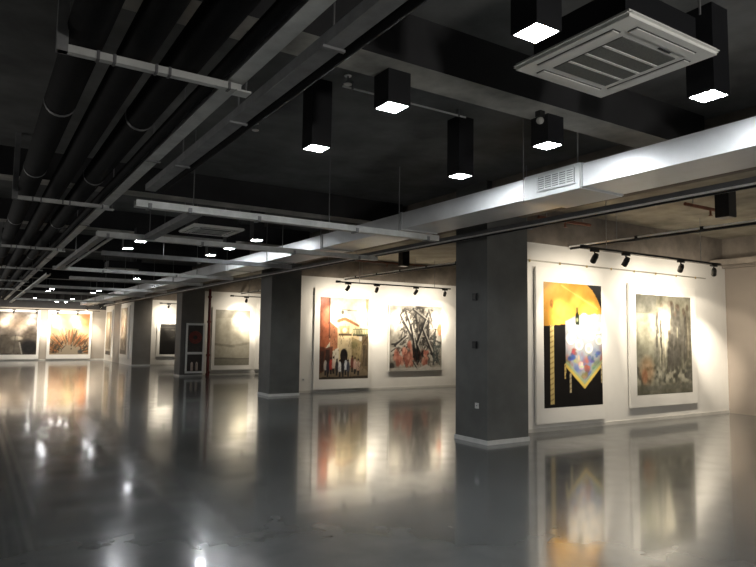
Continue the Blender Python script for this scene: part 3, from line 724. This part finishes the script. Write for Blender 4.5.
alcove_conduit(9.0, 3.25, FIN[1]+.3, FIN[2]-.05, 'bright conduit crossing the alcove past the second column')
for (x0, x1, yy, z, lab) in ((7.9, 9.2, 8.0-.6, 3.62, 'rusty brown sprinkler pipe in the nearest alcove, left one by its wall'), (9.2, 10.6, 5.6, 3.70, 'rusty brown sprinkler pipe in the nearest alcove, by the unlit box'), (8.2, 11., 14.6, 3.62, 'rusty brown sprinkler pipe in the street scene alcove')):
    t = thing('sprinkler_pipe', lab, 'pipe', (x0, yy, z), 'alcove sprinkler pipes')
    MB().tube((0, 0, 0), (x1-x0, 0, 0), .028, 10).done('pipe_run', 'brownpipe', t, smooth=True)
    for k in (.15, .85):
        MB().tube(((x1-x0)*k, 0, .02), ((x1-x0)*k, 0, 3.86-z), .008, 6).done('hanger', 'rod', t)
    MB().tube(((x1-x0)*.5, 0, 0), ((x1-x0)*.5, 0, -.10), .016, 8).tube(((x1-x0)*.5, 0, -.10), ((x1-x0)*.5, 0, -.108), .032, 10).done('sprinkler_tip', 'brownpipe', t, smooth=True)
tag(MB().box(13.55, 13.72, 6.4, FIN[0]-.03, 3.22, 3.34).done('junction_trunk', 'baybeam'), 'short grey trunking at the top corner of the beige wall', 'trunking')

# ceiling conduit between the third downlights, sprinklers and detector
t = thing('conduit_pipe', 'thin conduit under the slab between the third downlights', 'pipe', (2.8, 5.05, 3.93))
MB().tube((0, 0, 0), (1.5, 0, 0), .010, 8).done('conduit_run', 'conduit', t, smooth=True)
for k in (.1, .75, 1.4): MB().box(k-.01, k+.01, -.015, .015, -.012, .07).done('clip', 'tray2', t)
def sprinkler(x, y, lab):
    t = thing('ceiling_sprinkler', lab, 'sprinkler', (x, y, ZS), 'ceiling sprinklers')
    MB().tube((0, 0, 0), (0, 0, -.10), .012, 8).done('drop_pipe', 'rod', t)
    MB().tube((0, 0, -.098), (0, 0, -.106), .04, 10).tube((0, 0, -.02), (0, 0, -.026), .035, 12).done('deflector', 'conduit', t)
sprinkler(2.57, 6.65, 'small steel ceiling sprinkler beyond the third downlight')
sprinkler(2.78, 4.92, 'small steel ceiling sprinkler beside the conduit')
t = thing('beam_detector', 'small pale round detector hanging under the concrete beam', 'detector', (4.17, 3.88, 3.62))
MB().box(-.03, .03, -.03, .03, -.05, 0).done('bracket', 'blacksatin', t)
MB().ball((0, 0, -.085), .034).done('detector_globe', 'bulb', t, smooth=True)
t = thing('hanging_bulb', 'small pale bulb hanging in the second bay', 'bulb', (4.9, 16.4, ZS))
MB().tube((0, 0, 0), (0, 0, -.42), .006, 6).tube((0, 0, -.42), (0, 0, -.5), .022, 10).done('cord', 'black', t)
MB().ball((0, 0, -.54), .055).done('globe', 'bulb', t, smooth=True)

# ------------------------------------------------------------------ light and camera
w = bpy.data.worlds.new('hall_air'); bpy.context.scene.world = w; w.use_nodes = True
w.node_tree.nodes['Background'].inputs['Color'].default_value = (.5, .55, .6, 1)
w.node_tree.nodes['Background'].inputs['Strength'].default_value = .05

# fill lamps added out of view to brighten ceiling, trays and alcoves
for k, (x, y, e) in enumerate(((-3.5, 1.5, 14), (-3.5, 9, 60), (-3, 17, 75), (-2, 26, 140), (-2, 35, 150), (3.5, -1.8, 210), (10, .5, 90))):
    ld = bpy.data.lights.new('fill_lamp', 'POINT'); ld.energy = e*1.0; ld.color = (1, .96, .90); ld.shadow_soft_size = .25
    lo = bpy.data.objects.new('fill_lamp', ld); C.objects.link(lo); lo.location = (x, y, 2.3)

cam = bpy.data.cameras.new('camera'); co = bpy.data.objects.new('camera', cam); C.objects.link(co)
bpy.context.scene.camera = co
f, yaw, pitch, roll = 632.647, .567731, .0824143, .0129682
cam.sensor_fit = 'HORIZONTAL'; cam.sensor_width = 36; cam.lens = f/756*36; cam.clip_end = 200
fw = Vector((math.sin(yaw)*math.cos(pitch), math.cos(yaw)*math.cos(pitch), math.sin(pitch)))
r = Vector((math.cos(yaw), -math.sin(yaw), 0)); u = r.cross(fw)
r2 = math.cos(roll)*r+math.sin(roll)*u; u2 = -math.sin(roll)*r+math.cos(roll)*u
m = Matrix((r2, u2, -fw)).transposed().to_4x4(); m.translation = (0, 0, 1.6)
co.matrix_world = m
sc = bpy.context.scene
sc.view_settings.view_transform = 'Standard'; sc.view_settings.look = 'None'; sc.view_settings.exposure = .2
